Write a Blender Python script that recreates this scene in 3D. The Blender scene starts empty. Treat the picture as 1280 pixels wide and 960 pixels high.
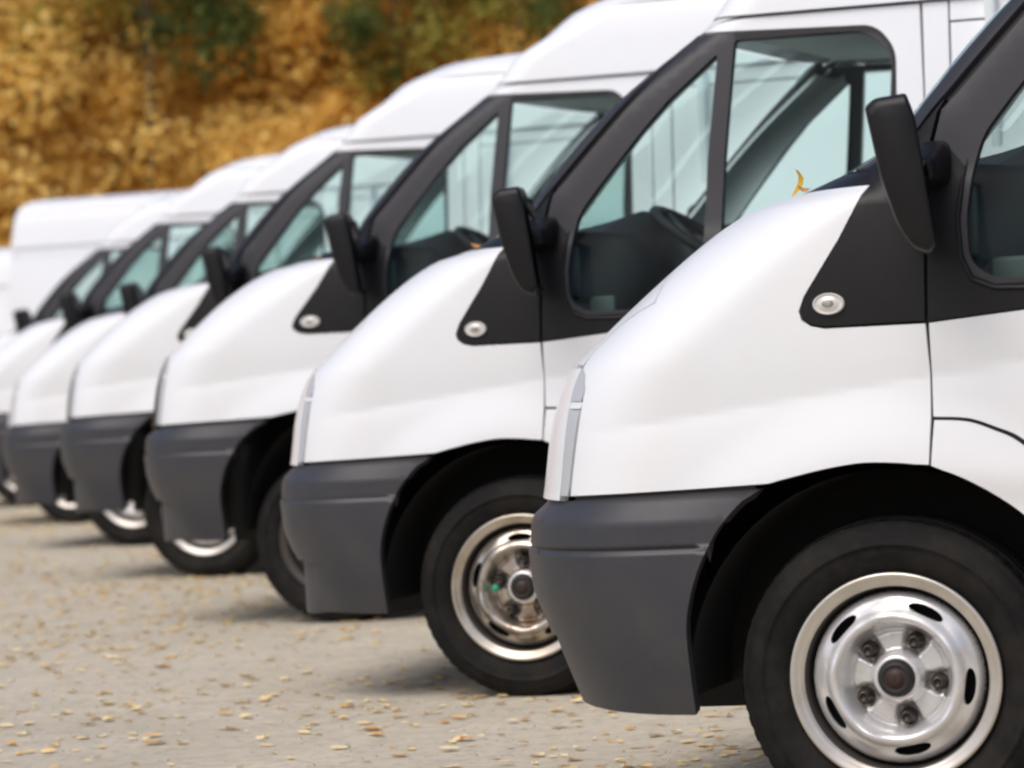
import bpy, math, random
import numpy as np
from mathutils import Matrix, Vector
from mathutils.geometry import delaunay_2d_cdt
random.seed(7); RNG=np.random.default_rng(7)
scene=bpy.context.scene; COL=scene.collection
R=math.radians
# ------------------------------------------------------------------ camera
CAM_R=np.array([[0.95096042,0.30390979,-0.05755965],[-0.05106454,-0.02928331,-0.99826595],[-0.30506833,0.95225067,-0.01232826]])
CAM_C=np.array([1.60739504,-7.41569366,1.05294444])
STEP=np.array([-1.74956313,3.02609086,0.0])          # from one parked van to the next
cd=bpy.data.cameras.new('camera'); cam=bpy.data.objects.new('camera',cd); COL.objects.link(cam)
M=Matrix.Identity(4)
for i in range(3):
    M[i][0]=CAM_R[0][i]; M[i][1]=-CAM_R[1][i]; M[i][2]=-CAM_R[2][i]; M[i][3]=CAM_C[i]
cam.matrix_world=M
cd.sensor_width=36; cd.lens=4700/1280*36; cd.clip_start=.1; cd.clip_end=1500
cd.dof.use_dof=True; cd.dof.focus_distance=8.3; cd.dof.aperture_fstop=4.6
scene.camera=cam
# ------------------------------------------------------------------ sky and sun: bright overcast
SUN_EL,SUN_AZ=R(54),R(200)        # azimuth clockwise from +Y
w=bpy.data.worlds.new('World'); scene.world=w; w.use_nodes=True
nt=w.node_tree; bg=nt.nodes['Background']
sky=nt.nodes.new('ShaderNodeTexSky'); sky.sky_type='NISHITA'; sky.sun_disc=False
sky.sun_elevation=SUN_EL; sky.sun_rotation=SUN_AZ; sky.air_density=.7; sky.dust_density=4.0; sky.ozone_density=.6
nt.links.new(sky.outputs[0],bg.inputs[0]); bg.inputs[1].default_value=.15
sd=bpy.data.lights.new('sun','SUN'); sd.energy=1.15; sd.angle=R(40); sd.color=(1,.99,.975)
so=bpy.data.objects.new('sun',sd); COL.objects.link(so)
dv=Vector((math.sin(SUN_AZ)*math.cos(SUN_EL),math.cos(SUN_AZ)*math.cos(SUN_EL),math.sin(SUN_EL)))
so.rotation_euler=dv.to_track_quat('Z','Y').to_euler(); so.location=dv*60
scene.view_settings.view_transform='Standard'; scene.view_settings.look='None'
scene.view_settings.gamma=1; scene.view_settings.exposure=0.08
scene.render.engine='CYCLES'; scene.cycles.use_denoising=True; scene.cycles.max_bounces=8
scene.cycles.transparent_max_bounces=24; scene.cycles.filter_width=2.4
# ------------------------------------------------------------------ materials
def mat(name,col,rough=.5,metal=0.,coat=0.,spec=.5,noise=None,bump=None,coat_rough=.05):
    m=bpy.data.materials.new(name); m.use_nodes=True; n=m.node_tree.nodes; l=m.node_tree.links
    b=n['Principled BSDF']; b.inputs['Base Color'].default_value=(*col,1); b.inputs['Roughness'].default_value=rough
    b.inputs['Metallic'].default_value=metal; b.inputs['Coat Weight'].default_value=coat; b.inputs['Coat Roughness'].default_value=coat_rough
    b.inputs['Specular IOR Level'].default_value=spec
    tc=n.new('ShaderNodeTexCoord')
    if noise:
        for sc,col2,lo,hi,amt in noise:
            t=n.new('ShaderNodeTexNoise'); t.inputs['Scale'].default_value=sc; t.inputs['Detail'].default_value=6; t.inputs['Roughness'].default_value=.6
            l.new(tc.outputs['Object'],t.inputs['Vector'])
            r=n.new('ShaderNodeMapRange'); r.inputs[1].default_value=lo; r.inputs[2].default_value=hi; r.inputs[3].default_value=0; r.inputs[4].default_value=amt
            l.new(t.outputs['Fac'],r.inputs[0])
            x=n.new('ShaderNodeMix'); x.data_type='RGBA'
            prev=b.inputs['Base Color'].links[0].from_socket if b.inputs['Base Color'].links else None
            if prev: l.new(prev,x.inputs[6])
            else: x.inputs[6].default_value=(*col,1)
            x.inputs[7].default_value=(*col2,1); l.new(r.outputs[0],x.inputs[0]); l.new(x.outputs[2],b.inputs['Base Color'])
    if bump:
        t=n.new('ShaderNodeTexNoise'); t.inputs['Scale'].default_value=bump[0]; t.inputs['Detail'].default_value=4
        l.new(tc.outputs['Object'],t.inputs['Vector'])
        bp=n.new('ShaderNodeBump'); bp.inputs['Strength'].default_value=bump[1]; bp.inputs['Distance'].default_value=bump[2]
        l.new(t.outputs['Fac'],bp.inputs['Height']); l.new(bp.outputs[0],b.inputs['Normal'])
    return m
WHITE=mat('white_paint',(.77,.80,.83),.42,coat=.3,coat_rough=.07,noise=[(1.3,(.75,.75,.745),.45,.75,.6),(14,(.73,.715,.69),.55,.8,.25)])
# road film: the paint greys a little towards the sills
PLASTIC=mat('grey_bumper_plastic',(.031,.033,.042),.45,spec=.5,noise=[(5,(.055,.051,.047),.48,.70,.6),(60,(.046,.045,.045),.4,.7,.5)],bump=(900,.15,.0006))
TRIM=mat('black_trim_plastic',(.005,.005,.006),.42,spec=.3,noise=[(9,(.010,.010,.011),.4,.75,.6)],bump=(1100,.15,.0005))
PILLAR=mat('pillar_plastic_lit',(.025,.025,.030),.42,noise=[(7,(.033,.032,.036),.4,.75,.6)])  # lighter copy of the trim plastic, its upward-facing light put into the colour
RUBBER=mat('black_rubber',(.008,.008,.009),.6)
TYRE=mat('tyre_rubber',(.006,.006,.006),.78,spec=.2,noise=[(5,(.026,.023,.019),.44,.70,.75),(45,(.022,.020,.018),.45,.75,.5)],bump=(160,.2,.001))
STEEL=mat('silver_painted_steel',(.70,.70,.705),.27,metal=.5,coat=.25,noise=[(8,(.46,.42,.37),.52,.78,.4),(40,(.40,.35,.30),.58,.75,.4)])
RUSTY=mat('dirty_silver_steel',(.56,.52,.47),.26,metal=.85,noise=[(9,(.20,.12,.06),.50,.68,.8),(35,(.13,.08,.045),.55,.72,.7)])
LIP=mat('dirty_rim_lip',(.56,.52,.45),.28,metal=.8,noise=[(7,(.28,.22,.15),.42,.66,.7)])
LIP2=mat('road_worn_rim_lip',(.60,.575,.53),.32,metal=.7,noise=[(5,(.36,.31,.25),.45,.7,.6)])
RIMDARK=mat('dark_rim_and_groove_shade',(.055,.048,.042),.6,metal=.2)  # groove shade put into the colour; also the third van's plain dark rim
NUTM=mat('dark_steel_nut',(.06,.055,.05),.4,metal=.8,noise=[(60,(.12,.08,.05),.5,.7,.6)])
CAPM=mat('rusty_hub',(.028,.018,.015),.55,metal=.3,noise=[(30,(.06,.03,.02),.45,.7,.6)])
GREENM=mat('green_cap',(.02,.35,.2),.4)
BLACK=mat('underside_black',(.010,.010,.010),.85)
DASH=mat('dashboard_plastic',(.0055,.006,.0065),.6)
SEATM=mat('seat_fabric',(.035,.038,.045),.9,noise=[(40,(.05,.05,.06),.4,.7,.6)])
INNER=mat('cab_lining',(.55,.60,.61),.8)
LAMP=mat('headlight_reflector',(.50,.52,.55),.4,metal=.08,coat=.3)
INDIC=mat('clear_indicator_lens',(.62,.61,.58),.15,coat=1)
INDIN=mat('lens_centre',(.30,.29,.26),.25,coat=1)
MIRR=mat('mirror_glass',(.7,.72,.74),.03,metal=1)
REDL=mat('tail_lamp_red',(.35,.01,.01),.2,coat=1)
def glass(name,tint,refl=1.0):
    m=bpy.data.materials.new(name); m.use_nodes=True; n=m.node_tree.nodes; l=m.node_tree.links
    n.remove(n['Principled BSDF']); out=n['Material Output']
    tr=n.new('ShaderNodeBsdfTransparent'); tr.inputs[0].default_value=(*tint,1)
    gl=n.new('ShaderNodeBsdfGlossy'); gl.inputs['Roughness'].default_value=.02; gl.inputs[0].default_value=(.9,.95,.95,1)
    fr=n.new('ShaderNodeFresnel'); ge=n.new('ShaderNodeNewGeometry'); mr=n.new('ShaderNodeMapRange')
    mr.inputs[3].default_value=1.5; mr.inputs[4].default_value=1/1.5; l.new(ge.outputs['Backfacing'],mr.inputs[0]); l.new(mr.outputs[0],fr.inputs[0])
    mu=n.new('ShaderNodeMath'); mu.operation='MULTIPLY'; mu.inputs[1].default_value=refl; l.new(fr.outputs[0],mu.inputs[0])
    mx=n.new('ShaderNodeMixShader'); l.new(mu.outputs[0],mx.inputs[0]); l.new(tr.outputs[0],mx.inputs[1]); l.new(gl.outputs[0],mx.inputs[2])
    l.new(mx.outputs[0],out.inputs[0]); return m
GLASS=glass('tinted_glass',(.825,.95,.925),.26)
WSGLASS=glass('windscreen_glass',(.88,.965,.95),1.0)
# ---- body surface: u = x on the flank, arc length round the nose; z = height; left half, y measured from centre line
_T=[(.20,-.625,.30,.42,2.6),(.25,-.645,.304,.42,2.6),(.315,-.668,.307,.42,2.6),(.44,-.713,.313,.42,2.6),(.524,-.739,.316,.42,2.6),(.597,-.743,.317,.42,2.6),(.665,-.736,.316,.42,2.6),
(.70,-.716,.313,.42,2.6),(.755,-.706,.312,.42,2.6),(.837,-.692,.31,.42,2.6),(.919,-.667,.307,.42,2.6),(.975,-.637,.303,.42,2.55),(1.014,-.597,.298,.42,2.5),(1.115,-.483,.282,.42,2.4),(1.214,-.359,.265,.42,2.35),
(1.273,-.271,.253,.42,2.3),(1.296,-.222,.248,.42,2.3),(1.308,-.170,.243,.42,2.3),(1.32,-.140,.24,.42,2.3),(1.345,-.075,.226,.36,2.6),(1.37,-.005,.218,.31,3.0),(1.40,.045,.212,.27,3.6),(1.437,.082,.22,.24,4.2),
(1.471,.110,.22,.22,4.6),(1.665,.296,.22,.22,4.6),(1.899,.630,.26,.22,4.6),(1.92,.662,.27,.22,4.5),(2.04,.785,.36,.25,3.6),(2.11,.90,.34,.29,3.0),(2.20,1.02,.34,.36,2.6),(2.25,1.135,.34,.42,2.3),(2.287,1.235,.337,.48,2.3),
(2.306,1.40,.33,.55,2.3),(2.316,1.60,.32,.6,2.3),(2.325,1.9,.31,.65,2.3)]
_Z=[t[0] for t in _T]; _XS=[t[1] for t in _T]; _K=[-t[2] for t in _T]; _D=[t[3] for t in _T]; _N=[t[4] for t in _T]
_INZ=[.20,.30,.40,.60,.95,1.10,1.30,1.345,1.40,1.70,1.94,2.00,2.15,2.20,2.25,2.29,2.31,2.325]
_IN =[.035,.015,.004,.0,.0,.008,.025,.034,.040,.072,.105,.114,.142,.158,.20,.27,.34,.46]
HALF=.98
def smooth(a,b,x):
    t=np.clip((x-a)/(b-a),0,1); return t*t*(3-2*t)
def _sup(D,n,W,m=400):
    a=np.linspace(0,1,m)
    th=a*np.pi/2
    c=np.cos(th)**(2/n); s=np.sin(th)**(2/n)   # th=0 : on the flank
    return D*s, W*c        # forward distance, lateral
def pch(x,xp,fp):
    # monotone cubic interpolation
    xp=np.asarray(xp,float); fp=np.asarray(fp,float)
    h=np.diff(xp); d=np.diff(fp)/h
    m=np.empty_like(fp); m[0]=d[0]; m[-1]=d[-1]
    for i in range(1,len(xp)-1):
        m[i]=0 if d[i-1]*d[i]<=0 else (h[i-1]+h[i])*3/((2*h[i]+h[i-1])/d[i-1]+(h[i]+2*h[i-1])/d[i])
    x=np.clip(x,xp[0],xp[-1]); i=np.clip(np.searchsorted(xp,x)-1,0,len(xp)-2)
    t=(x-xp[i])/h[i]
    return (2*t**3-3*t**2+1)*fp[i]+(t**3-2*t**2+t)*h[i]*m[i]+(-2*t**3+3*t**2)*fp[i+1]+(t**3-t**2)*h[i]*m[i+1]
class Slices:
    def __init__(s):
        s.z=np.unique(np.concatenate([np.linspace(.2,2.325,426),np.linspace(1.28,1.35,36),_Z])); s.cache=[]
        s.u0=[];s.xs=[]
        for z in s.z:
            D=pch(z,_Z,_D);n=np.interp(z,_Z,_N);W=HALF-pch(z,_INZ,_IN)
            f,y=_sup(D,n,W)
            k=np.interp(z,_Z,_K)
            mn=np.min(-f-k*(HALF-y))
            xs=pch(z,_Z,_XS)-mn
            L=np.concatenate([[0],np.cumsum(np.hypot(np.diff(f),np.diff(y)))])
            g=np.linspace(0,1,240)*L[-1]
            s.cache.append((L[-1],np.interp(g,L,f),np.interp(g,L,y),W)); s.xs.append(xs); s.u0.append(xs-L[-1])
        s.xs=np.array(s.xs);s.u0=np.array(s.u0);s.L=np.array([c[0] for c in s.cache])
        s.F=np.array([c[1] for c in s.cache]);s.Y=np.array([c[2] for c in s.cache]);s.W=np.array([c[3] for c in s.cache])
SL=Slices()
def xs_of(z): return np.interp(z,SL.z,SL.xs)
def u0_of(z): return np.interp(z,SL.z,SL.u0)
def detail(u,z):
    # outward displacement of the flank: swage line, arch flare
    zc=.854+.115*(u+.533)
    d=z-zc
    o=np.where(d>0,.012*(1-np.exp(-np.maximum(d,0)/.15))*(1-smooth(.16,.5,d)),.012*(1-np.exp(-np.maximum(-d,0)/.07)))
    fade=smooth(-.72,-.45,u)*(1-smooth(3.4,3.8,u))
    r=np.hypot(u-.0,(z-.31)*1.0)
    fl=.015*(1-smooth(.45,.60,r))*(z>.3)
    r2=np.hypot(u-2.93,(z-.31)); fl2=.016*(1-smooth(.45,.60,r2))
    return o*fade+fl*smooth(.64,.74,z)+fl2*0
def S(u,z,off=0.0):
    """points on the left half (y<0), off = distance outwards"""
    u=np.atleast_1d(np.asarray(u,float)); z=np.atleast_1d(np.asarray(z,float))
    def raw(u,z):
        zz=np.clip(z,SL.z[0],SL.z[-1]); i=np.clip(np.searchsorted(SL.z,zz)-1,0,len(SL.z)-2)
        t=(zz-SL.z[i])/(SL.z[i+1]-SL.z[i])
        xs=SL.xs[i]*(1-t)+SL.xs[i+1]*t
        W=SL.W[i]*(1-t)+SL.W[i+1]*t
        L=SL.L[i]*(1-t)+SL.L[i+1]*t
        g=np.clip((xs-u)/L,0,1)*239
        j=np.clip(g.astype(int),0,238); q=g-j
        def A(T): return (T[i,j]*(1-q)+T[i,j+1]*q)*(1-t)+(T[i+1,j]*(1-q)+T[i+1,j+1]*q)*t
        f=A(SL.F); y=A(SL.Y)
        x=np.where(u>=xs,u,xs-f); y=np.where(u>=xs,W,y)
        return np.stack([x,-y,z],-1)
    p=raw(u,z); e=4e-3
    du=raw(u+e,z)-raw(u-e,z); dz=raw(u,z+e)-raw(u,z-e)
    n=np.cross(du,dz); n/=np.linalg.norm(n,axis=1)[:,None]+1e-12
    return p,n
def SD(u,z,off=0.0):
    p,n=S(u,z); u=np.atleast_1d(u);z=np.atleast_1d(z)
    q=p+n*(detail(u,z)+off)[:,None]
    e=6e-3
    def f(a,b):
        p,n=S(a,b); return p+n*detail(a,b)[:,None]
    du=f(u+e,z)-f(u-e,z); dz=f(u,z+e)-f(u,z-e)
    m=np.cross(du,dz); m/=np.linalg.norm(m,axis=1)[:,None]+1e-12
    return q,m
# ------------------------------------------------------------------ mesh helpers
class MB:
    def __init__(s): s.v=[];s.f=[];s.n=[];s.m=[]
    def add(s,V,F,N=None,mi=0):
        b=len(s.v); s.v.extend(tuple(map(float,p)) for p in V)
        for k,f in enumerate(F):
            f=tuple(dict.fromkeys(f))
            if len(f)<3: continue
            s.f.append(tuple(b+i for i in f)); s.m.append(mi)
            s.n.append(None if N is None else [N[i] for i in f])
    def mirror(s):
        o=MB(); o.v=[(x,-y,z) for x,y,z in s.v]; o.f=[tuple(reversed(f)) for f in s.f]; o.m=list(s.m)
        o.n=[None if n is None else [(a[0],-a[1],a[2]) for a in reversed(n)] for n in s.n]; return o
    def join(s,o):
        b=len(s.v); s.v+=o.v; s.f+=[tuple(b+i for i in f) for f in o.f]; s.n+=o.n; s.m+=o.m; return s
    def build(s,name,mats,parent=None,flat=False):
        me=bpy.data.meshes.new(name); me.from_pydata(s.v,[],s.f)
        mats=mats if isinstance(mats,(list,tuple)) else [mats]
        for m in mats: me.materials.append(m)
        me.polygons.foreach_set('material_index',s.m)
        me.polygons.foreach_set('use_smooth',[not flat]*len(s.f)); me.update()
        if any(n is not None for n in s.n) and not flat:
            cur=[tuple(c.vector) for c in me.corner_normals]; L=[]; i=0
            for f,n in zip(s.f,s.n):
                for k in range(len(f)):
                    L.append(cur[i] if n is None else tuple(map(float,n[k]))); i+=1
            me.normals_split_custom_set(L)
        o=bpy.data.objects.new(name,me); COL.objects.link(o)
        if parent is not None: o.parent=parent
        return o
def fillet(pts,r=.0,seg=6):
    """closed polygon, corners rounded; a point may carry its own radius"""
    n=len(pts); out=[]
    for i in range(n):
        p=np.array(pts[i][:2],float); rr=pts[i][2] if len(pts[i])>2 else r
        a=np.array(pts[i-1][:2],float); b=np.array(pts[(i+1)%n][:2],float)
        if rr<=0: out.append(p); continue
        da=a-p; db=b-p; la=np.linalg.norm(da); lb=np.linalg.norm(db); t=min(rr,.45*la,.45*lb)
        A=p+da/la*t; B=p+db/lb*t
        for k in range(seg+1):
            q=k/seg; out.append((1-q)**2*A+2*q*(1-q)*p+q*q*B)
    return np.array(out)
def shrink(P,d):
    P=np.asarray(P,float); area=np.sum(P[:,0]*np.roll(P[:,1],-1)-np.roll(P[:,0],-1)*P[:,1])
    sgn=1 if area>0 else -1
    e0=P-np.roll(P,1,0); e1=np.roll(P,-1,0)-P
    e0/=np.linalg.norm(e0,axis=1)[:,None]+1e-9; e1/=np.linalg.norm(e1,axis=1)[:,None]+1e-9
    n0=np.stack([-e0[:,1],e0[:,0]],1)*sgn; n1=np.stack([-e1[:,1],e1[:,0]],1)*sgn
    m=n0+n1; m/=np.linalg.norm(m,axis=1)[:,None]+1e-9
    c=np.clip((m*n0).sum(1),.4,1)
    return P+m*(d/c)[:,None]
def subdiv(P,h):
    out=[]
    for i in range(len(P)):
        a=P[i]; b=P[(i+1)%len(P)]; k=max(1,int(np.ceil(np.linalg.norm(b-a)/h)))
        for j in range(k): out.append(a+(b-a)*j/k)
    return np.array(out)
def inside(P,q):
    x,y=q[:,0],q[:,1]; c=np.zeros(len(q),bool); n=len(P)
    for i in range(n):
        x0,y0=P[i]; x1,y1=P[(i+1)%n]
        k=((y0>y)!=(y1>y))&(x<(x1-x0)*(y-y0)/((y1-y0) if abs(y1-y0)>1e-12 else 1e-12)+x0); c^=k
    return c
def tri2d(loops,h,m=None):
    """triangles of a polygon with holes, with points inside for curvature"""
    B=[subdiv(np.asarray(l,float),h) for l in loops]
    allb=np.concatenate(B); lo=allb.min(0); hi=allb.max(0)
    gx=np.arange(lo[0]+h*.5,hi[0],h); gy=np.arange(lo[1]+h*.5,hi[1],h*(m or 1))
    g=np.array([(a+(h*.25 if j%2 else -h*.25)*0,b) for j,b in enumerate(gy) for a in gx]) if len(gx)*len(gy) else np.zeros((0,2))
    if len(g):
        ins=inside(B[0],g)
        for b in B[1:]: ins&=~inside(b,g)
        g=g[ins]
        if len(g):
            d=np.min(np.hypot(g[:,None,0]-allb[None,:,0],g[:,None,1]-allb[None,:,1]),1); g=g[d>h*.45]
    pts=np.concatenate([allb,g]) if len(g) else allb
    edges=[];o=0;rings=[]
    for b in B:
        n=len(b); edges+=[(o+i,o+(i+1)%n) for i in range(n)]; rings.append(list(range(o,o+n))); o+=n
    r=delaunay_2d_cdt([Vector(p) for p in pts],edges,[],0,1e-7)
    V=np.array([tuple(v) for v in r[0]]); T=np.array([tuple(f) for f in r[2]])
    c=V[T].mean(1); k=inside(B[0],c)
    for b in B[1:]: k&=~inside(b,c)
    T=T[k]
    return V,T,B
def panel(mb,loops,h=.03,off=0.,thick=.014,gap=0.,fn=None,mi=0,mif=None,vh=None):
    """body panel cut out of the flank surface, with turned-in edges"""
    fn=fn or SD
    loops=[shrink(l,gap if i==0 else -gap) if gap else np.asarray(l,float) for i,l in enumerate(loops)]
    V,T,B=tri2d(loops,h,vh)
    p,n=fn(V[:,0],V[:,1],off)
    a=V[T[:,1]]-V[T[:,0]]; b=V[T[:,2]]-V[T[:,0]]; ccw=(a[:,0]*b[:,1]-a[:,1]*b[:,0])>0
    F=[tuple(t) if c else (t[0],t[2],t[1]) for t,c in zip(T,ccw)]
    mb.add(p,F,n,mi)
    for i,b in enumerate(B):
        q,m=fn(b[:,0],b[:,1],off); k=len(b); inn=q-m*thick
        area=np.sum(b[:,0]*np.roll(b[:,1],-1)-np.roll(b[:,0],-1)*b[:,1]); flip=(area<0) if i==0 else (area>0)
        if i>0: flip=not flip if False else flip
        t=np.roll(q,-1,0)-np.roll(q,1,0); e=np.cross(t,m); e/=np.linalg.norm(e,axis=1)[:,None]+1e-9
        # rolled edge: a 1.5 mm radius between face and flange
        s=1 if (area>0)==(i==0) else -1
        if i>0: s=1 if area<0 else -1
        e=e*s
        mid=q
        VV=np.concatenate([mid,inn]); NN=np.concatenate([e*.9+m*.2,e]); NN/=np.linalg.norm(NN,axis=1)[:,None]
        FF=[]
        for j in range(k):
            j2=(j+1)%k; f=(j,k+j,k+j2,j2)
            FF.append(f if s>0 and i==0 or (i>0 and s>0) else tuple(reversed(f)))
        mb.add(VV,FF,NN,mi if mif is None else mif)
    return mb
def strip_front(mb,zs,ub,cols=24,off=0.,full=True,mi=0,thick=0.):
    """panel that runs across the nose from one flank to the other; ub(z) is its edge on the flank"""
    zs=np.asarray(zs,float); rows=[];nr=[]
    for z in zs:
        a=ub(z); c=u0_of(z); t=np.linspace(0,1,cols+1)
        u=a+(c-a)*t
        p,n=SD(u,np.full_like(u,z),off)
        n[-1,1]=0; n[-1]/=np.linalg.norm(n[-1])
        q=p[::-1]*[1,-1,1]; m=n[::-1]*[1,-1,1]
        rows.append(np.concatenate([p,q[1:]])); nr.append(np.concatenate([n,m[1:]]))
    V=np.concatenate(rows);N=np.concatenate(nr);k=len(rows[0]);F=[]
    for i in range(len(zs)-1):
        for j in range(k-1): F.append((i*k+j,(i+1)*k+j,(i+1)*k+j+1,i*k+j+1))
    mb.add(V,F,N,mi)
    if thick:
        rim=[i*k for i in range(len(zs))]+[(len(zs)-1)*k+j for j in range(1,k)]+[i*k+k-1 for i in range(len(zs)-2,-1,-1)]+[j for j in range(k-2,0,-1)]
        q=V[rim]; inn=q-N[rim]*thick; m=len(rim)
        mb.add(np.concatenate([q,inn]),[(j,(j+1)%m,m+(j+1)%m,m+j) for j in range(m)],None,mi)
    return mb
def interp_u(tab):
    z=[t[1] for t in tab]; u=[t[0] for t in tab]
    return lambda q: float(np.interp(q,z,u))
def loft(mb,secs,close=True,caps=True,mi=0):
    """secs: list of rings (same count) -> skin"""
    k=len(secs[0]); V=[p for s in secs for p in s]; F=[]
    for i in range(len(secs)-1):
        for j in range(k if close else k-1):
            j2=(j+1)%k; F.append((i*k+j,i*k+j2,(i+1)*k+j2,(i+1)*k+j))
    if caps:
        F.append(tuple(reversed(range(k)))); F.append(tuple((len(secs)-1)*k+j for j in range(k)))
    mb.add(V,F,None,mi); return mb
def box(mb,x0,x1,y0,y1,z0,z1,b=.0,mi=0):
    if b<=0:
        V=[(x,y,z) for z in (z0,z1) for y in (y0,y1) for x in (x0,x1)]
        mb.add(V,[(0,2,3,1),(4,5,7,6),(0,1,5,4),(2,6,7,3),(0,4,6,2),(1,3,7,5)],None,mi); return mb
    def ring(z,i):
        c=min(b,(x1-x0)*.45,(y1-y0)*.45); X0,X1,Y0,Y1=x0+i,x1-i,y0+i,y1-i; o=[]
        for (cx,cy,a0) in ((X1-c,Y1-c,0),(X0+c,Y1-c,90),(X0+c,Y0+c,180),(X1-c,Y0+c,270)):
            for k in range(4):
                a=R(a0+k*30); o.append((cx+c*math.cos(a),cy+c*math.sin(a),z))
        return o
    e=min(b*.6,(z1-z0)*.3)
    return loft(mb,[ring(z0,e),ring(z0+e*.3,e*.3),ring(z0+e,0),ring(z1-e,0),ring(z1-e*.3,e*.3),ring(z1,e)],mi=mi)
def lathe(mb,prof,seg=64,cx=0,cz=0,mi=0,mis=None):
    """prof: (radius, y) ; axis along y through (cx,cz)"""
    V=[];F=[];k=len(prof)
    for s in range(seg):
        a=2*math.pi*s/seg
        for r,y in prof: V.append((cx+r*math.cos(a),y,cz+r*math.sin(a)))
    b=[]
    for s in range(seg):
        s2=(s+1)%seg
        for i in range(k-1): F.append((s*k+i,s*k+i+1,s2*k+i+1,s2*k+i))
    if mis:
        for m in set(mis):
            mb.add(V,[f for q,f in enumerate(F) if mis[q%(k-1)]==m],None,m)
    else: mb.add(V,F,None,mi)
    return mb
def tube(mb,pts,r,seg=8,mi=0,caps=True):
    pts=[np.array(p,float) for p in pts]; secs=[]
    up=np.array([0.,1.,0.])
    for i,p in enumerate(pts):
        t=pts[min(i+1,len(pts)-1)]-pts[max(i-1,0)]; t/=np.linalg.norm(t)+1e-9
        a=np.cross(t,up)
        if np.linalg.norm(a)<.05: a=np.cross(t,[0,0,1.])
        a/=np.linalg.norm(a); b=np.cross(t,a); rr=r[i] if isinstance(r,(list,tuple)) else r
        secs.append([p+rr*(math.cos(2*math.pi*k/seg)*a+math.sin(2*math.pi*k/seg)*b) for k in range(seg)])
    return loft(mb,secs,caps=caps,mi=mi)
def tag(o,label=None,cat=None,group=None,kind=None):
    for k,v in (('label',label),('category',cat),('group',group),('kind',kind)):
        if v: o[k]=v
    return o
# ------------------------------------------------------------------ the van (prototype; x = rearwards from the front hub, y = across, z = up)
XE=3.93                                              # rear end
GUT=1.938                                            # gutter height
van=bpy.data.objects.new('parked_van',None); COL.objects.link(van); van.empty_display_size=.3
# outlines on the flank, (u,z)
LINE=[(.098,1.424),(.174,1.500),(.312,1.643),(.418,1.754),(.560,1.901)]     # gap between pillar and door
def crv(P,n=4):
    P=[np.array(p,float) for p in P]; o=[]
    for i in range(len(P)-1):
        a=P[max(i-1,0)];b=P[i];c=P[i+1];d=P[min(i+2,len(P)-1)]
        for k in range(n):
            t=k/n; o.append(tuple(.5*((2*b)+(c-a)*t+(2*a-5*b+4*c-d)*t*t+(3*b-a-3*c+d)*t**3)))
    return o+[tuple(P[-1])]
ARCH=[(-.414,.262),(-.417,.348),(-.418,.448),(-.398,.53),(-.366,.60),(-.334,.648),(-.29,.692),(-.246,.720),(-.17,.739),(-.086,.754),(-.01,.759),(.102,.746),(.19,.709),(.282,.644),(.352,.565),(.40,.47),(.425,.37),(.43,.27)]
SEAM=[(.108,1.036),(.112,.94),(.111,.845),(.104,.749)]
BON=[(-.735,.985),(-.728,1.016),(-.676,1.064),(-.585,1.088),(-.512,1.104),(-.54,1.135),(-.63,1.18),(-.668,1.235),(-.65,1.275),(-.58,1.30),(-.46,1.315)]
def both(fn,name,mats,flat=False):
    """one mesh per side"""
    a=fn(MB()); a.build(name,mats,van,flat)
    b=a.mirror(); b.build(name,mats,van,flat)
# front wings
def wing(mb):
    P=[(-.701,.7135),(-.676,.848),(-.663,.935),(-.685,.964),(-.722,.979)]+BON[1:]+[(-.28,1.3185),(0,1.320),(-.062,1.212),(-.138,1.100),(-.149,1.072),(-.145,1.055),(-.128,1.043),(-.10,1.0365)]+SEAM+[a for a in crv(ARCH)[::-1] if -.243<a[0]<.10]+[(-.40,.7205),(-.53,.7175)]
    return panel(mb,[P],.013,gap=.0028,thick=.02)
both(wing,'front_wing',[WHITE])
# bonnet
mb=MB(); zb=np.concatenate([np.linspace(.987,1.10,9),np.linspace(1.104,1.29,16),np.linspace(1.295,1.316,8)])
strip_front(mb,zb,interp_u([(u+ -.006,z) for u,z in BON]),22,thick=.015); mb.build('bonnet',[WHITE],van)
# scuttle below the windscreen
mb=MB(); strip_front(mb,np.linspace(1.3195,1.352,8),lambda z: .0-(z-1.32)*.2,22,off=-.004,thick=.02); mb.build('scuttle_panel',[TRIM],van)
# nose panel between the headlights
mb=MB(); strip_front(mb,np.linspace(.706,.980,12),interp_u([(-.752,.70),(-.735,.848),(-.737,.98)]),20,thick=.02); nose=mb.build('nose_panel',[WHITE],van)
mb=MB(); strip_front(mb,np.linspace(.735,.935,6),lambda z:-1.12,12,off=.002,thick=.02)
for z in np.linspace(.755,.915,5):
    strip_front(mb,[z-.008,z-.004,z+.004,z+.008],lambda z:-1.13,12,off=.006,thick=.004)
mb.build('grille',[TRIM],van)
# headlights
def lamp(mb):
    P=[(-.746,.7145),(-.706,.7135),(-.681,.848),(-.668,.935),(-.690,.968),(-.716,.980),(-.730,.960),(-.731,.848)]
    A=[(-.746,.7145),(-.706,.7135),(-.681,.848),(-.672,.896),(-.730,.896),(-.731,.848)]
    B=[(-.730,.911),(-.670,.911),(-.668,.935),(-.690,.968),(-.716,.980),(-.730,.960)]
    W=[(-.731,.897),(-.671,.897),(-.669,.910),(-.730,.910)]
    panel(mb,[A],.02,off=.001,gap=.002,thick=.03); panel(mb,[B],.02,off=.001,gap=.001,thick=.03); panel(mb,[W],.02,off=.000,thick=.03,mi=1)
    return mb
both(lamp,'headlight',[LAMP,WHITE])
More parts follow.
